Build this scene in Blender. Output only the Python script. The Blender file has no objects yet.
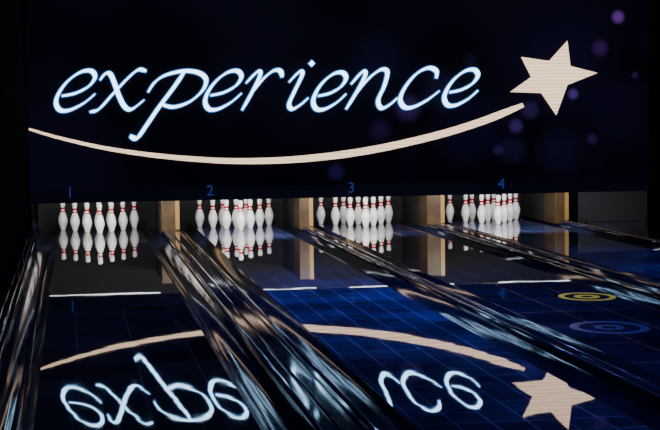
import bpy, bmesh, math, random
from mathutils import Vector, Matrix
random.seed(4)
scene = bpy.context.scene
col = scene.collection

# ------------------------------------------------------------------ materials
def new_mat(name):
    m = bpy.data.materials.new(name); m.use_nodes = True
    return m, m.node_tree, m.node_tree.nodes["Principled BSDF"]
def simple(name, c, rough=.5, metal=0., ior=1.5, coat=0., em=None, es=0.):
    m, nt, b = new_mat(name)
    b.inputs["Base Color"].default_value = (*c, 1)
    b.inputs["Roughness"].default_value = rough
    b.inputs["Metallic"].default_value = metal
    b.inputs["IOR"].default_value = ior
    b.inputs["Coat Weight"].default_value = coat
    if em:
        b.inputs["Emission Color"].default_value = (*em, 1)
        b.inputs["Emission Strength"].default_value = es
    return m
def noisy(name, c1, c2, scale, rough, ior=1.5, metal=0., r2=None, stretch=(1,1,1), bump=0.):
    m, nt, b = new_mat(name)
    N = nt.nodes; L = nt.links
    tc = N.new("ShaderNodeTexCoord"); mp = N.new("ShaderNodeMapping"); mp.inputs["Scale"].default_value = stretch
    n = N.new("ShaderNodeTexNoise"); n.inputs["Scale"].default_value = scale; n.inputs["Detail"].default_value = 5
    r = N.new("ShaderNodeValToRGB"); r.color_ramp.elements[0].position = .35; r.color_ramp.elements[1].position = .7
    r.color_ramp.elements[0].color = (*c1, 1); r.color_ramp.elements[1].color = (*c2, 1)
    L.new(tc.outputs["Object"], mp.inputs["Vector"]); L.new(mp.outputs[0], n.inputs["Vector"])
    L.new(n.outputs["Fac"], r.inputs["Fac"]); L.new(r.outputs[0], b.inputs["Base Color"])
    mr = N.new("ShaderNodeMapRange"); mr.inputs["From Min"].default_value = .3; mr.inputs["From Max"].default_value = .7
    mr.inputs["To Min"].default_value = rough; mr.inputs["To Max"].default_value = r2 if r2 is not None else rough
    L.new(n.outputs["Fac"], mr.inputs["Value"]); L.new(mr.outputs[0], b.inputs["Roughness"])
    b.inputs["IOR"].default_value = ior; b.inputs["Metallic"].default_value = metal
    if bump:
        bp = N.new("ShaderNodeBump"); bp.inputs["Strength"].default_value = bump; bp.inputs["Distance"].default_value = .004
        L.new(n.outputs["Fac"], bp.inputs["Height"]); L.new(bp.outputs[0], b.inputs["Normal"])
    return m

def lane_material(name, base, line, bw, bh, rough, ior=1.9):
    m, nt, b = new_mat(name)
    N = nt.nodes; L = nt.links
    tc = N.new("ShaderNodeTexCoord")
    br = N.new("ShaderNodeTexBrick"); br.inputs["Scale"].default_value = 1
    br.offset = 0.0
    br.inputs["Brick Width"].default_value = bw; br.inputs["Row Height"].default_value = bh
    br.inputs["Mortar Size"].default_value = .006; br.inputs["Mortar Smooth"].default_value = .2
    br.inputs["Color1"].default_value = (*base, 1); br.inputs["Color2"].default_value = (*[v*.6 for v in base], 1)
    br.inputs["Mortar"].default_value = (*line, 1)
    L.new(tc.outputs["Object"], br.inputs["Vector"])
    n3 = N.new("ShaderNodeTexNoise"); n3.inputs["Scale"].default_value = .9; n3.inputs["Detail"].default_value = 4
    L.new(tc.outputs["Object"], n3.inputs["Vector"])
    m3 = N.new("ShaderNodeMapRange"); m3.inputs["From Min"].default_value=.38; m3.inputs["From Max"].default_value=.62
    m3.inputs["To Min"].default_value=.4; m3.inputs["To Max"].default_value=1.3
    L.new(n3.outputs["Fac"], m3.inputs["Value"])
    sc = N.new("ShaderNodeVectorMath"); sc.operation='SCALE'
    L.new(br.outputs["Color"], sc.inputs[0]); L.new(m3.outputs[0], sc.inputs["Scale"])
    L.new(sc.outputs[0], b.inputs["Base Color"])
    mp = N.new("ShaderNodeMapping"); mp.inputs["Scale"].default_value = (9, .8, 1)
    n = N.new("ShaderNodeTexNoise"); n.inputs["Scale"].default_value = 2.2; n.inputs["Detail"].default_value = 6
    L.new(tc.outputs["Object"], mp.inputs["Vector"]); L.new(mp.outputs[0], n.inputs["Vector"])
    mr = N.new("ShaderNodeMapRange"); mr.inputs["From Min"].default_value = .35; mr.inputs["From Max"].default_value = .75
    mr.inputs["To Min"].default_value = rough*.7; mr.inputs["To Max"].default_value = rough*1.7
    L.new(n.outputs["Fac"], mr.inputs["Value"]); L.new(mr.outputs[0], b.inputs["Roughness"])
    b.inputs["IOR"].default_value = ior
    n2 = N.new("ShaderNodeTexNoise"); n2.inputs["Scale"].default_value = 3.0; n2.inputs["Detail"].default_value = 1
    L.new(tc.outputs["Object"], n2.inputs["Vector"])
    bp = N.new("ShaderNodeBump"); bp.inputs["Strength"].default_value = .025; bp.inputs["Distance"].default_value = .01
    L.new(n2.outputs["Fac"], bp.inputs["Height"]); L.new(bp.outputs[0], b.inputs["Normal"])
    return m

M_lane1 = lane_material("lane_dark_lacquer", (.020,.020,.034), (.055,.06,.10), .35, .5, .014, 2.15)
M_lane2 = lane_material("lane_blue_lit_lacquer", (.032,.042,.16), (.14,.17,.44), .175, .26, .013, 2.15)  # part of the blue light on the lane is put into this base colour
M_lane3 = lane_material("lane_blue_lit_panels", (.014,.018,.07), (.42,.20,.13), .35, .8, .015)  # navy base also holds some of the blue lane light
M_gutter = noisy("gutter_black_plastic", (.008,.010,.035), (.020,.024,.075), 3, .04, 1.45, metal=.4, r2=.09, stretch=(4,.6,1))
M_cap = noisy("divider_gloss_black", (.005,.007,.025), (.016,.020,.06), 2.5, .03, 1.45, metal=.3, r2=.08, stretch=(3,.5,1))
M_rail = noisy("bumper_rail_metal", (.25,.28,.45), (.4,.45,.65), 2.5, .07, 1.5, metal=.9, r2=.13, stretch=(3,.5,1))
M_gold = noisy("kickback_brass_wood", (.030,.015,.0035), (.062,.032,.008), 6, .4, r2=.5)
M_goldlit = simple("kickback_lit_gold", (.24,.14,.045), .4)  # lighter gold: brightness of the lit partition side put into colour
M_black = simple("matte_black", (.005,.005,.007), .8)
M_wall = noisy("wall_dark_paint", (.0008,.0008,.0015), (.0015,.0015,.003), 3, 1.0, ior=1.08)
M_floor = noisy("floor_concrete", (.012,.012,.014), (.025,.025,.03), 5, .7)
M_white = noisy("pin_white", (.82,.82,.8), (.86,.86,.85), 3, .22)
M_red = simple("pin_red", (.6,.012,.018), .25)
M_glow = simple("lettering_white_light", (0,0,0), .5, em=(.46,.75,1.0), es=6.0)
M_halo = simple("lettering_blue_light", (0,0,0), .5, em=(.02,.16,.55), es=1.5)
M_num = simple("number_blue_light", (0,0,0), .5, em=(.03,.07,.42), es=.42)
M_tube = simple("tube_light", (0,0,0), .5, em=(.9,.95,1), es=4)
M_ceilt = simple("added_ceiling_tube", (0,0,0), .5, em=(.4,.5,1), es=30)
M_yel = simple("marking_yellow", (.6,.5,.03), .3, em=(.8,.7,.04), es=.18)
M_blu = simple("marking_blue", (.03,.04,.16), .3, em=(.06,.08,.6), es=.03)

def led(name, c, s):
    m, nt, b = new_mat(name); N = nt.nodes; L = nt.links
    tc = N.new("ShaderNodeTexCoord"); w = N.new("ShaderNodeTexWave"); w.bands_direction = 'Z'
    w.inputs["Scale"].default_value = 8
    mr = N.new("ShaderNodeMapRange"); mr.inputs["To Min"].default_value = s*.75; mr.inputs["To Max"].default_value = s*1.1
    L.new(tc.outputs["Object"], w.inputs["Vector"]); L.new(w.outputs["Fac"], mr.inputs["Value"])
    L.new(mr.outputs[0], b.inputs["Emission Strength"])
    b.inputs["Emission Color"].default_value = (*c, 1); b.inputs["Base Color"].default_value = (0,0,0,1)
    return m
M_cream = led("cream_led", (1.0,.70,.46), 1.9)

# ------------------------------------------------------------------ mesh helpers
def obj_from(name, verts, faces, mats, parent=None, fm=None, smooth=False):
    me = bpy.data.meshes.new(name); me.from_pydata(verts, [], faces)
    for m in (mats if isinstance(mats, (list,tuple)) else [mats]): me.materials.append(m)
    if fm:
        for p, i in zip(me.polygons, fm): p.material_index = i
    bm = bmesh.new(); bm.from_mesh(me); bmesh.ops.recalc_face_normals(bm, faces=bm.faces); bm.to_mesh(me); bm.free()
    if smooth:
        for p in me.polygons: p.use_smooth = True
    o = bpy.data.objects.new(name, me); col.objects.link(o)
    if parent: o.parent = parent
    return o
def box(name, x0,x1,y0,y1,z0,z1, mat, parent=None, bev=0.):
    v = [(x,y,z) for x in (x0,x1) for y in (y0,y1) for z in (z0,z1)]
    f = [(0,1,3,2),(4,6,7,5),(0,4,5,1),(2,3,7,6),(0,2,6,4),(1,5,7,3)]
    o = obj_from(name, v, f, mat, parent)
    if bev:
        md = o.modifiers.new("bevel","BEVEL"); md.width = bev; md.segments = 3
    return o
def extrude_profile(name, prof, y0, y1, mat, parent=None, smooth=False):
    n = len(prof)
    v = [(x,y0,z) for x,z in prof] + [(x,y1,z) for x,z in prof]
    f = [(i,(i+1)%n,n+(i+1)%n,n+i) for i in range(n)]
    f += [tuple(range(n)), tuple(range(2*n-1,n-1,-1))]
    return obj_from(name, v, f, mat, parent, smooth=smooth)
def empty(name, loc=(0,0,0)):
    e = bpy.data.objects.new(name, None); e.empty_display_size = .1; col.objects.link(e); e.location = loc
    return e
def tube(name, p0, p1, r, mat, parent=None, seg=12):
    p0=Vector(p0);p1=Vector(p1);d=(p1-p0).normalized()
    a=d.orthogonal().normalized(); b=d.cross(a); v=[];f=[]
    for p in (p0,p1):
        for i in range(seg):
            t=2*math.pi*i/seg; v.append(tuple(p+a*r*math.cos(t)+b*r*math.sin(t)))
    for i in range(seg): f.append((i,(i+1)%seg,seg+(i+1)%seg,seg+i))
    f += [tuple(range(seg)), tuple(range(2*seg-1,seg-1,-1))]
    o=obj_from(name,v,f,mat,parent)
    for p in o.data.polygons:
        if len(p.vertices)==4: p.use_smooth=True
    return o

# ------------------------------------------------------------------ layout
YM = 17.8            # face of the masking screen
MB = .515            # its bottom edge
H = 1.47             # eye height above the lanes
YP = 20.1            # head pin (foul line 18.3 m nearer)
YK = 19.85           # front of pit partitions
LANES = [.312, 2.075, 3.68, 5.43, 6.99]
HW, GW = .525, .225
Y0, YE = 1.8, 21.5
FZ = -.12
XL, XR = -.48, 7.95
CEIL = 3.7
YW = 22.0
lane_mats = [M_lane1, M_lane2, M_lane3, M_lane2, M_lane3]
TH, PH, RO = math.radians(9.10), math.radians(3.658), math.radians(.72)
F_LEN = 1600.
CAMROT = Matrix.Rotation(-TH,3,'Z') @ Matrix.Rotation(math.pi/2-PH,3,'X') @ Matrix.Rotation(-RO,3,'Z')
def pixel_to_wall(u, v):
    """image pixels, projected through the camera -> metres on the screen plane"""
    d = CAMROT @ Vector(((u-330)/F_LEN, (215-v)/F_LEN, -1))  # camera ray through image pixel u, v
    return YM*d.x/d.y, H+YM*d.z/d.y

def gutter(name, xa, xb, par):
    n = 14; prof = []; d=.085
    for i in range(n+1):
        t = i/n; prof.append((xa+(xb-xa)*t, -.004 - d*math.sin(math.pi*t)**.8))
    prof += [(xb,FZ),(xa,FZ)]
    o = extrude_profile(name, prof, Y0, YE, M_gutter, par)
    for p in o.data.polygons:
        if len(p.vertices)==4: p.use_smooth = True
    md = o.modifiers.new("es","EDGE_SPLIT"); md.split_angle = math.radians(45)
for i,c in enumerate(LANES):
    e = empty("bowling_lane")
    box("lane_surface", c-HW, c+HW, Y0, YE, FZ, 0, lane_mats[i], e)
    gutter("gutter_a", c-HW-GW, c-HW, e)
    gutter("gutter_b", c+HW, c+HW+GW, e)

caps_all = [(a+HW+GW, b-HW-GW) for a,b in zip(LANES[:-1], LANES[1:])] + [(LANES[-1]+HW+GW, XR-.004)]
for x0,x1 in caps_all:
    e = empty("lane_divider")
    w = x1-x0; h=.045; r=min(.03,w*.3)
    prof=[(x0,FZ),(x0,h-r)]
    for k in range(1,7):
        t=k/6*math.pi/2; prof.append((x0+r-r*math.cos(t), h-r+r*math.sin(t)))
    if w>.15:
        m=(x0+x1)/2
        prof += [(x0+.05,h),(x0+.055,h-.012),(m-.04,h-.012),(m-.03,h+.006),(m+.03,h+.006),(m+.04,h-.012),(x1-.055,h-.012),(x1-.05,h)]
    for k in range(0,6):
        t=k/6*math.pi/2; prof.append((x1-r+r*math.sin(t), h-r+r*math.cos(t)))
    prof += [(x1,h-r),(x1,FZ)]
    extrude_profile("cap", prof, Y0, YK-.02, M_cap, e)
    tube("bumper_rail_a", (x0+.012,Y0,h+.002), (x0+.012,YK-.3,h+.002), .009, M_rail, e)
    tube("bumper_rail_b", (x1-.012,Y0,h+.002), (x1-.012,YK-.3,h+.002), .009, M_rail, e)

# pin pits: partitions, curtain, cover
pit = empty("pinsetter_pit")
for x0,x1 in caps_all:
    x1=min(x1,x0+.23)
    zf = FZ
    if x1-x0<.15:
        m_=(x0+x1)/2; x0,x1=m_-.09,m_+.09; zf=.003
    box("kickback_partition", x0+.002, x1-.002, YK, YK+.5, zf, .62, M_gold, pit, bev=.006)
    box("kickback_lit_strip", x1-.055, x1-.004, YK-.006, YK-.001, .05, .62, M_goldlit, pit)  # thin strip painting the lit right part of the partition front
    box("kickback_dark", x0+.01, x1-.01, YK+.5, YE, zf, .62, M_black, pit)
box("pit_curtain", XL+.005, XR-.005, YE+.02, YE+.06, FZ, 1.2, M_black, pit)
box("pit_cover", XL+.005, XR-.005, YM+.4, YE+.06, 1.2, 1.26, M_black, pit)

# ------------------------------------------------------------------ pins
prof = [(0,0),(.0255,0),(.0290,.004),(.036,.03),(.0495,.07),(.0572,.095),(.0606,.1143),(.0590,.145),(.0520,.175),(.0430,.20),
        (.0330,.225),(.0262,.245),(.0236,.262),(.0232,.275),(.0245,.295),(.0285,.318),(.0318,.338),(.0322,.350),(.0300,.364),(.0240,.374),(.014,.3795),(0,.381)]
def pin_mesh():
    seg=20; v=[];f=[];fm=[]
    pts=[]
    for (r0,z0),(r1,z1) in zip(prof[:-1],prof[1:]):
        pts.append((r0,z0)); pts.append(((r0+r1)/2,(z0+z1)/2))
    pts.append(prof[-1])
    rings=[]
    for r,z in pts:
        if r<1e-6: rings.append([len(v)]); v.append((0,0,z))
        else:
            rings.append(list(range(len(v),len(v)+seg)))
            for k in range(seg):
                a=2*math.pi*k/seg; v.append((r*math.cos(a),r*math.sin(a),z))
    for i in range(len(rings)-1):
        A,B=rings[i],rings[i+1]; zm=(pts[i][1]+pts[i+1][1])/2
        mi = 1 if (.236<zm<.256 or .266<zm<.298) else 0
        for k in range(seg):
            k2=(k+1)%seg
            if len(A)==1: f.append((A[0],B[k2],B[k]))
            elif len(B)==1: f.append((A[k],A[k2],B[0]))
            else: f.append((A[k],A[k2],B[k2],B[k]))
            fm.append(mi)
    o=obj_from("pin_tmp",v,f,[M_white,M_red],fm=fm,smooth=True)
    me=o.data; bpy.data.objects.remove(o); me.name="bowling_pin"
    return me
pm = pin_mesh()
for c in LANES[:4]:
    for row in range(4):
        for k in range(row+1):
            o = bpy.data.objects.new("bowling_pin", pm); col.objects.link(o)
            o.location = (c+(k-row/2)*.3048, YP+row*.264, .0005)
            o.rotation_euler[2]=random.random()*6

# ------------------------------------------------------------------ masking screen
m, nt, b = new_mat("screen_night_sky"); N=nt.nodes; L=nt.links
b.inputs["Base Color"].default_value=(.0022,.0022,.004,1); b.inputs["Roughness"].default_value=.6; b.inputs["IOR"].default_value=1.2
tc=N.new("ShaderNodeTexCoord")
nz=N.new("ShaderNodeTexNoise"); nz.inputs["Scale"].default_value=.55; nz.inputs["Detail"].default_value=3
L.new(tc.outputs["Object"], nz.inputs["Vector"])
rp=N.new("ShaderNodeValToRGB")
rp.color_ramp.elements[0].position=.42; rp.color_ramp.elements[0].color=(.0007,.0007,.002,1)
rp.color_ramp.elements[1].position=.8; rp.color_ramp.elements[1].color=(.003,.0025,.011,1)
L.new(nz.outputs["Fac"], rp.inputs["Fac"])
cur=rp.outputs[0]
spots=[(618,17,7,.20,(.5,.12,1)),(600,48,9,.05,(.4,.1,.9)),(573,94,6,.15,(.3,.12,1)),(408,108,14,.06,(.3,.12,.8)),(516,126,8,.08,(.3,.15,1)),
       (592,139,6,.04,(.3,.1,.9)),(440,90,22,.013,(.3,.2,1)),(380,60,30,.008,(.2,.15,.9)),(560,150,25,.012,(.2,.15,.9)),(336,172,9,.04,(.2,.1,.9)),
       (560,60,60,.009,(.2,.1,.7)),(470,130,40,.011,(.15,.1,.7)),(620,110,40,.009,(.2,.1,.7)),(250,30,60,.002,(.1,.1,.6)),(380,130,12,.025,(.25,.12,.8)),(530,110,10,.04,(.3,.2,1)),(498,150,6,.035,(.3,.15,1)),(512,150,16,.015,(.3,.2,1)),(470,60,8,.012,(.3,.2,1)),(635,75,4,.04,(.4,.12,1))]
for u,v_,r,s,cc in spots:
    X,Z=pixel_to_wall(u,v_)
    d=N.new("ShaderNodeVectorMath"); d.operation='DISTANCE'; d.inputs[1].default_value=(X,YM,Z)
    L.new(tc.outputs["Object"], d.inputs[0])
    mr=N.new("ShaderNodeMapRange"); mr.interpolation_type='SMOOTHSTEP'
    mr.inputs["From Min"].default_value=r/88*1.25; mr.inputs["From Max"].default_value=r/88*.35
    mr.inputs["To Min"].default_value=0; mr.inputs["To Max"].default_value=s
    L.new(d.outputs["Value"], mr.inputs["Value"])
    sc=N.new("ShaderNodeVectorMath"); sc.operation='SCALE'; sc.inputs[0].default_value=cc; L.new(mr.outputs[0], sc.inputs["Scale"])
    ad=N.new("ShaderNodeVectorMath"); ad.operation='ADD'; L.new(cur, ad.inputs[0]); L.new(sc.outputs[0], ad.inputs[1]); cur=ad.outputs[0]
L.new(cur, b.inputs["Emission Color"]); b.inputs["Emission Strength"].default_value=1
XM=pixel_to_wall(649,100)[0]
box("masking_screen", XL+.003, XM, YM, YM+.05, MB+.14, CEIL-.003, m)
M_strip=simple("mask_fascia_gloss",(.006,.006,.014),.3,em=(.006,.006,.022),es=.2)
box("mask_fascia_trim", XL+.003, XM, YM-.012, YM+.05, MB, MB+.138, M_strip)
box("column_right", XM+.002, XR-.003, YM-.25, YM+.06, .06, CEIL-.003, M_wall)

# ---- lettering
def catmull(P, n=10):
    out=[]
    Q=[P[0]]+list(P)+[P[-1]]
    for i in range(1,len(Q)-2):
        p0,p1,p2,p3=[Vector(q) for q in Q[i-1:i+3]]
        for k in range(n):
            t=k/n
            out.append(.5*((2*p1)+(p2-p0)*t+(2*p0-5*p1+4*p2-p3)*t*t+(3*p1-p0-3*p2+p3)*t**3))
    out.append(Vector(Q[-2])); return out
def ribbon(V,F,FM,P,wf,y0,y1,mi,n=10,grow=0.):
    S=catmull(P,n); base=len(V); m=len(S)
    for i,p in enumerate(S):
        t=(S[min(i+1,m-1)]-S[max(i-1,0)])
        if t.length<1e-6: t=Vector((1,0))
        t.normalize(); nrm=Vector((-t.y,t.x)); w=wf(i/(m-1),t)/2+grow
        pp=p.copy()
        if grow and i==0: pp-=t*grow
        if grow and i==m-1: pp+=t*grow
        for s in (1,-1):
            X,Z=pixel_to_wall(*(pp+nrm*w*s))
            V.append((X,y0,Z)); V.append((X,y1,Z))
    for i in range(m-1):
        a=base+4*i; c=a+4
        F.append((a,a+2,c+2,c)); F.append((a+1,c+1,c+3,a+3)); F.append((a,c,c+1,a+1)); F.append((a+2,a+3,c+3,c+2))
        FM.extend([mi]*4)
    a=base; F.append((a,a+1,a+3,a+2)); FM.append(mi)
    a=base+4*(m-1); F.append((a,a+2,a+3,a+1)); FM.append(mi)
E=[(62,96),(76,93),(89,86),(95,77),(91,71),(81,72),(69,80),(60,91),(56,102),(60,110),(70,110),(84,103),(95,94)]
def sh(P,dx,dy=0,s=1.,ox=56,oy=110,sx=None): return [((x-ox)*(sx or s)+ox+dx,(y-oy)*s+oy+dy) for x,y in P]
strokes=[E,
 [(100,80),(105,74),(110,74),(114,82),(119,96),(125,107),(132,109),(144,100)],
 [(146,71),(138,70),(127,79),(112,95),(99,109),(90,112)],
 [(148,92),(155,82),(166,75),(184,71),(199,73),(206,80),(202,91),(189,102),(173,107),(161,104)],
 [(185,71),(174,87),(159,107),(146,126),(137,138),(130,136)],
 sh(E,149,-1,.97,sx=.93),
 [(246,83),(257,72),(260,75),(252,92),(242,110)],
 [(250,95),(262,80),(273,71),(280,71),(282,77)],
 [(289,82),(299,72),(302,75),(294,92),(289,104),(292,109),(300,105),(308,98)],
 [(310,65),(313,62)],
 sh(E,257,-1,.93,sx=.84),
 [(351,84),(362,72),(365,75),(357,91),(346,109)],
 [(355,95),(367,80),(380,70),(387,72),(384,86),(378,100),(381,108),(389,105),(397,98)],
 [(436,78),(436,71),(428,68),(416,74),(405,87),(400,99),(404,107),(413,107),(427,100),(439,91)],
 sh(E,388,-5,.90,sx=.86)]
V=[];F=[];FM=[]
nib=math.radians(-38)
for i,P in enumerate(strokes):
    def wf(t,d,i=i):
        a=math.atan2(d.y,d.x)
        w=1.1+3.3*abs(math.sin(a-nib))
        if i==4: w+=1.0
        return w*(.55+.45*min(1,min(t,1-t)*8))
    if i==9: wf=lambda t,d:4.0
    ribbon(V,F,FM,P,wf,YM-.022-.0004*i,YM-.012,0)
    ribbon(V,F,FM,P,wf,YM-.006-.0002*i,YM-.001,1,grow=1.1)
obj_from("experience_lettering",V,F,[M_glow,M_halo],fm=FM)
V=[];F=[];FM=[]
SW=[(29,129),(60,138),(110,149),(170,157),(235,161),(300,159),(365,151),(430,137),(480,122),(523,105)]
ribbon(V,F,FM,SW,lambda t,d:2.2+5.0*min(1,t*1.6) if t<.93 else 7.2-3*(t-.93)/.07,YM-.016,YM-.001,0,n=12)
obj_from("swoosh_sign",V,F,[M_cream],fm=FM)
S=[(567,41),(570,66),(597,73),(567,85),(556,115),(541,93),(510,92),(531,77),(521,57),(549,61)]
V=[];W=[pixel_to_wall(*p) for p in S]
for y in (YM-.018,YM-.001): V+=[(x,y,z) for x,z in W]
cx=sum(w[0] for w in W)/10; cz=sum(w[1] for w in W)/10
V.append((cx,YM-.018,cz))
F=[(i,(i+1)%10,20) for i in range(10)]+[(i,10+i,10+(i+1)%10,(i+1)%10) for i in range(10)]
obj_from("star_sign",V,F,[M_cream])

for t,u,v_ in (("1",70,193),("2",210,191),("3",351,188),("4",501,184)):
    X,Z=pixel_to_wall(u,v_)
    cu=bpy.data.curves.new("n","FONT"); cu.body=t; cu.size=.17; cu.align_x='CENTER'; cu.align_y='CENTER'; cu.extrude=.003
    o=bpy.data.objects.new("tmp",cu); col.objects.link(o)
    dg=bpy.context.evaluated_depsgraph_get(); me=bpy.data.meshes.new_from_object(o.evaluated_get(dg))
    bpy.data.objects.remove(o)
    me.materials.clear(); me.materials.append(M_num)
    p=bpy.data.objects.new("lane_number_sign",me); col.objects.link(p)
    p.rotation_euler=(math.pi/2,0,0); p.location=(X,YM-.016,Z)

# ------------------------------------------------------------------ lane markings
def ring(name,cx,cy,r0,r1,mat,inner=None):
    seg=48;V=[];F=[]
    def add(a,b,z):
        base=len(V)
        for k in range(seg):
            t=2*math.pi*k/seg
            V.append((cx+a*math.cos(t),cy+1.25*a*math.sin(t),z)); V.append((cx+b*math.cos(t),cy+1.25*b*math.sin(t),z))
        for k in range(seg):
            k2=(k+1)%seg
            F.append((base+2*k,base+2*k+1,base+2*k2+1,base+2*k2))
    add(r0,r1,.0012)
    if inner: add(inner[0],inner[1],.0012)
    obj_from(name,V,F,mat)
ring("lane_ring_marking",3.97,12.05,.175,.22,M_yel,(.05,.10))
ring("lane_ring_marking",3.55,10.3,.20,.26,M_blu,(.05,.10))

# ------------------------------------------------------------------ room
box("floor", XL-.1, XR+.1, -4, YW, FZ-.1, FZ, M_floor)
box("approach_floor", XL, XR, -4, Y0-.001, FZ, 0, M_lane1)
box("wall_left", XL-.12, XL, -4, YW, FZ, CEIL, M_wall)
box("wall_right", XR, XR+.12, -4, YW, FZ, CEIL, M_wall)
box("wall_back", XL-.12, XR+.12, YW, YW+.1, FZ, CEIL, M_wall)
box("wall_front", XL-.12, XR+.12, -4.1, -4, FZ, CEIL, M_wall)
box("ceiling", XL-.12, XR+.12, -4.1, YW+.1, CEIL, CEIL+.1, M_black)
e=empty("trim_left")
box("ledge", XL+.001, LANES[0]-HW-GW-.001, Y0, YK-.1, FZ, .08, M_cap, e, bev=.008)
tube("rail", (XL+.022,Y0,.16),(XL+.022,YK-.1,.16),.018,M_cap,e)
tube("rail_upper", (XL+.012,Y0,.24),(XL+.012,YK-.1,.24),.006,M_rail,e)
y=Y0+.4
while y<YK-.3:
    box("bracket", XL+.001, XL+.03, y-.02,y+.02,.07,.25,M_cap,e); y+=1.2

# dark closed pin guard in the unused lane
g=empty("pin_guard")
c5=LANES[4]
box("guard_panel", c5-.48, c5+.48, YP, YP+.04, .0, .40, simple("guard_grey",(.03,.03,.038),.35), g, bev=.01)
box("guard_foot_a", c5-.46, c5-.40, YP-.05, YP+.1, .0, .06, M_black, g)
box("guard_foot_b", c5+.40, c5+.46, YP-.05, YP+.1, .0, .06, M_black, g)

# ------------------------------------------------------------------ lights
for i,c in enumerate(LANES[:4]):
    tube("pin_light_tube", (c-.6,YM+.09,MB+.010),(c+.62,YM+.09,MB+.010), .013, M_tube)
    la=bpy.data.lights.new("pin_light","AREA"); la.shape='RECTANGLE'; la.size=1.2; la.size_y=.12; la.energy=46; la.color=(1,.97,.92)
    o=bpy.data.objects.new("pin_light",la); col.objects.link(o); o.location=(c,YP-1.4,.80)
    o.rotation_euler=(math.radians(64),0,0)
for y in (5.0,9.5,14.5):
    for x in (1.2,3.7,6.4):
        e=empty("added_ceiling_light")  # unseen ceiling tubes, added to put highlights on gutters and divider caps
        tube("tube", (x-.6,y,CEIL-.08),(x+.6,y,CEIL-.08), .03, M_ceilt, e)
        box("housing", x-.65, x+.65, y-.06, y+.06, CEIL-.045, CEIL-.001, M_black, e)
def area(name,loc,rot,sx,sy,e,c,sp=80):
    la=bpy.data.lights.new(name,"AREA"); la.shape='RECTANGLE'; la.size=sx; la.size_y=sy; la.energy=e; la.color=c
    la.spread=math.radians(sp)
    o=bpy.data.objects.new(name,la); col.objects.link(o); o.location=loc; o.rotation_euler=rot
area("blue_wash_light",(2.4,12.3,3.5),(0,0,0),1.6,3.4,50,(.18,.23,1),60)
area("blue_wash_light",(5.7,13.5,3.5),(0,0,0),1.8,4,36,(.18,.23,1),60)
area("blue_wash_light",(3.4,8.8,3.5),(0,0,0),1.8,3.5,20,(.18,.22,1),70)
area("blue_wash_light",(.5,10.5,3.5),(0,0,0),.8,6,14,(.3,.36,1))

w=bpy.data.worlds.new("World"); scene.world=w; w.use_nodes=True
w.node_tree.nodes["Background"].inputs[0].default_value=(.01,.015,.05,1); w.node_tree.nodes["Background"].inputs[1].default_value=.1

# ------------------------------------------------------------------ camera
cd=bpy.data.cameras.new("camera"); cd.sensor_width=36; cd.lens=F_LEN/660*36; cd.clip_start=.05
cam=bpy.data.objects.new("camera",cd); col.objects.link(cam)
cam.matrix_world = Matrix.Translation((0,0,H)) @ CAMROT.to_4x4()
scene.camera=cam
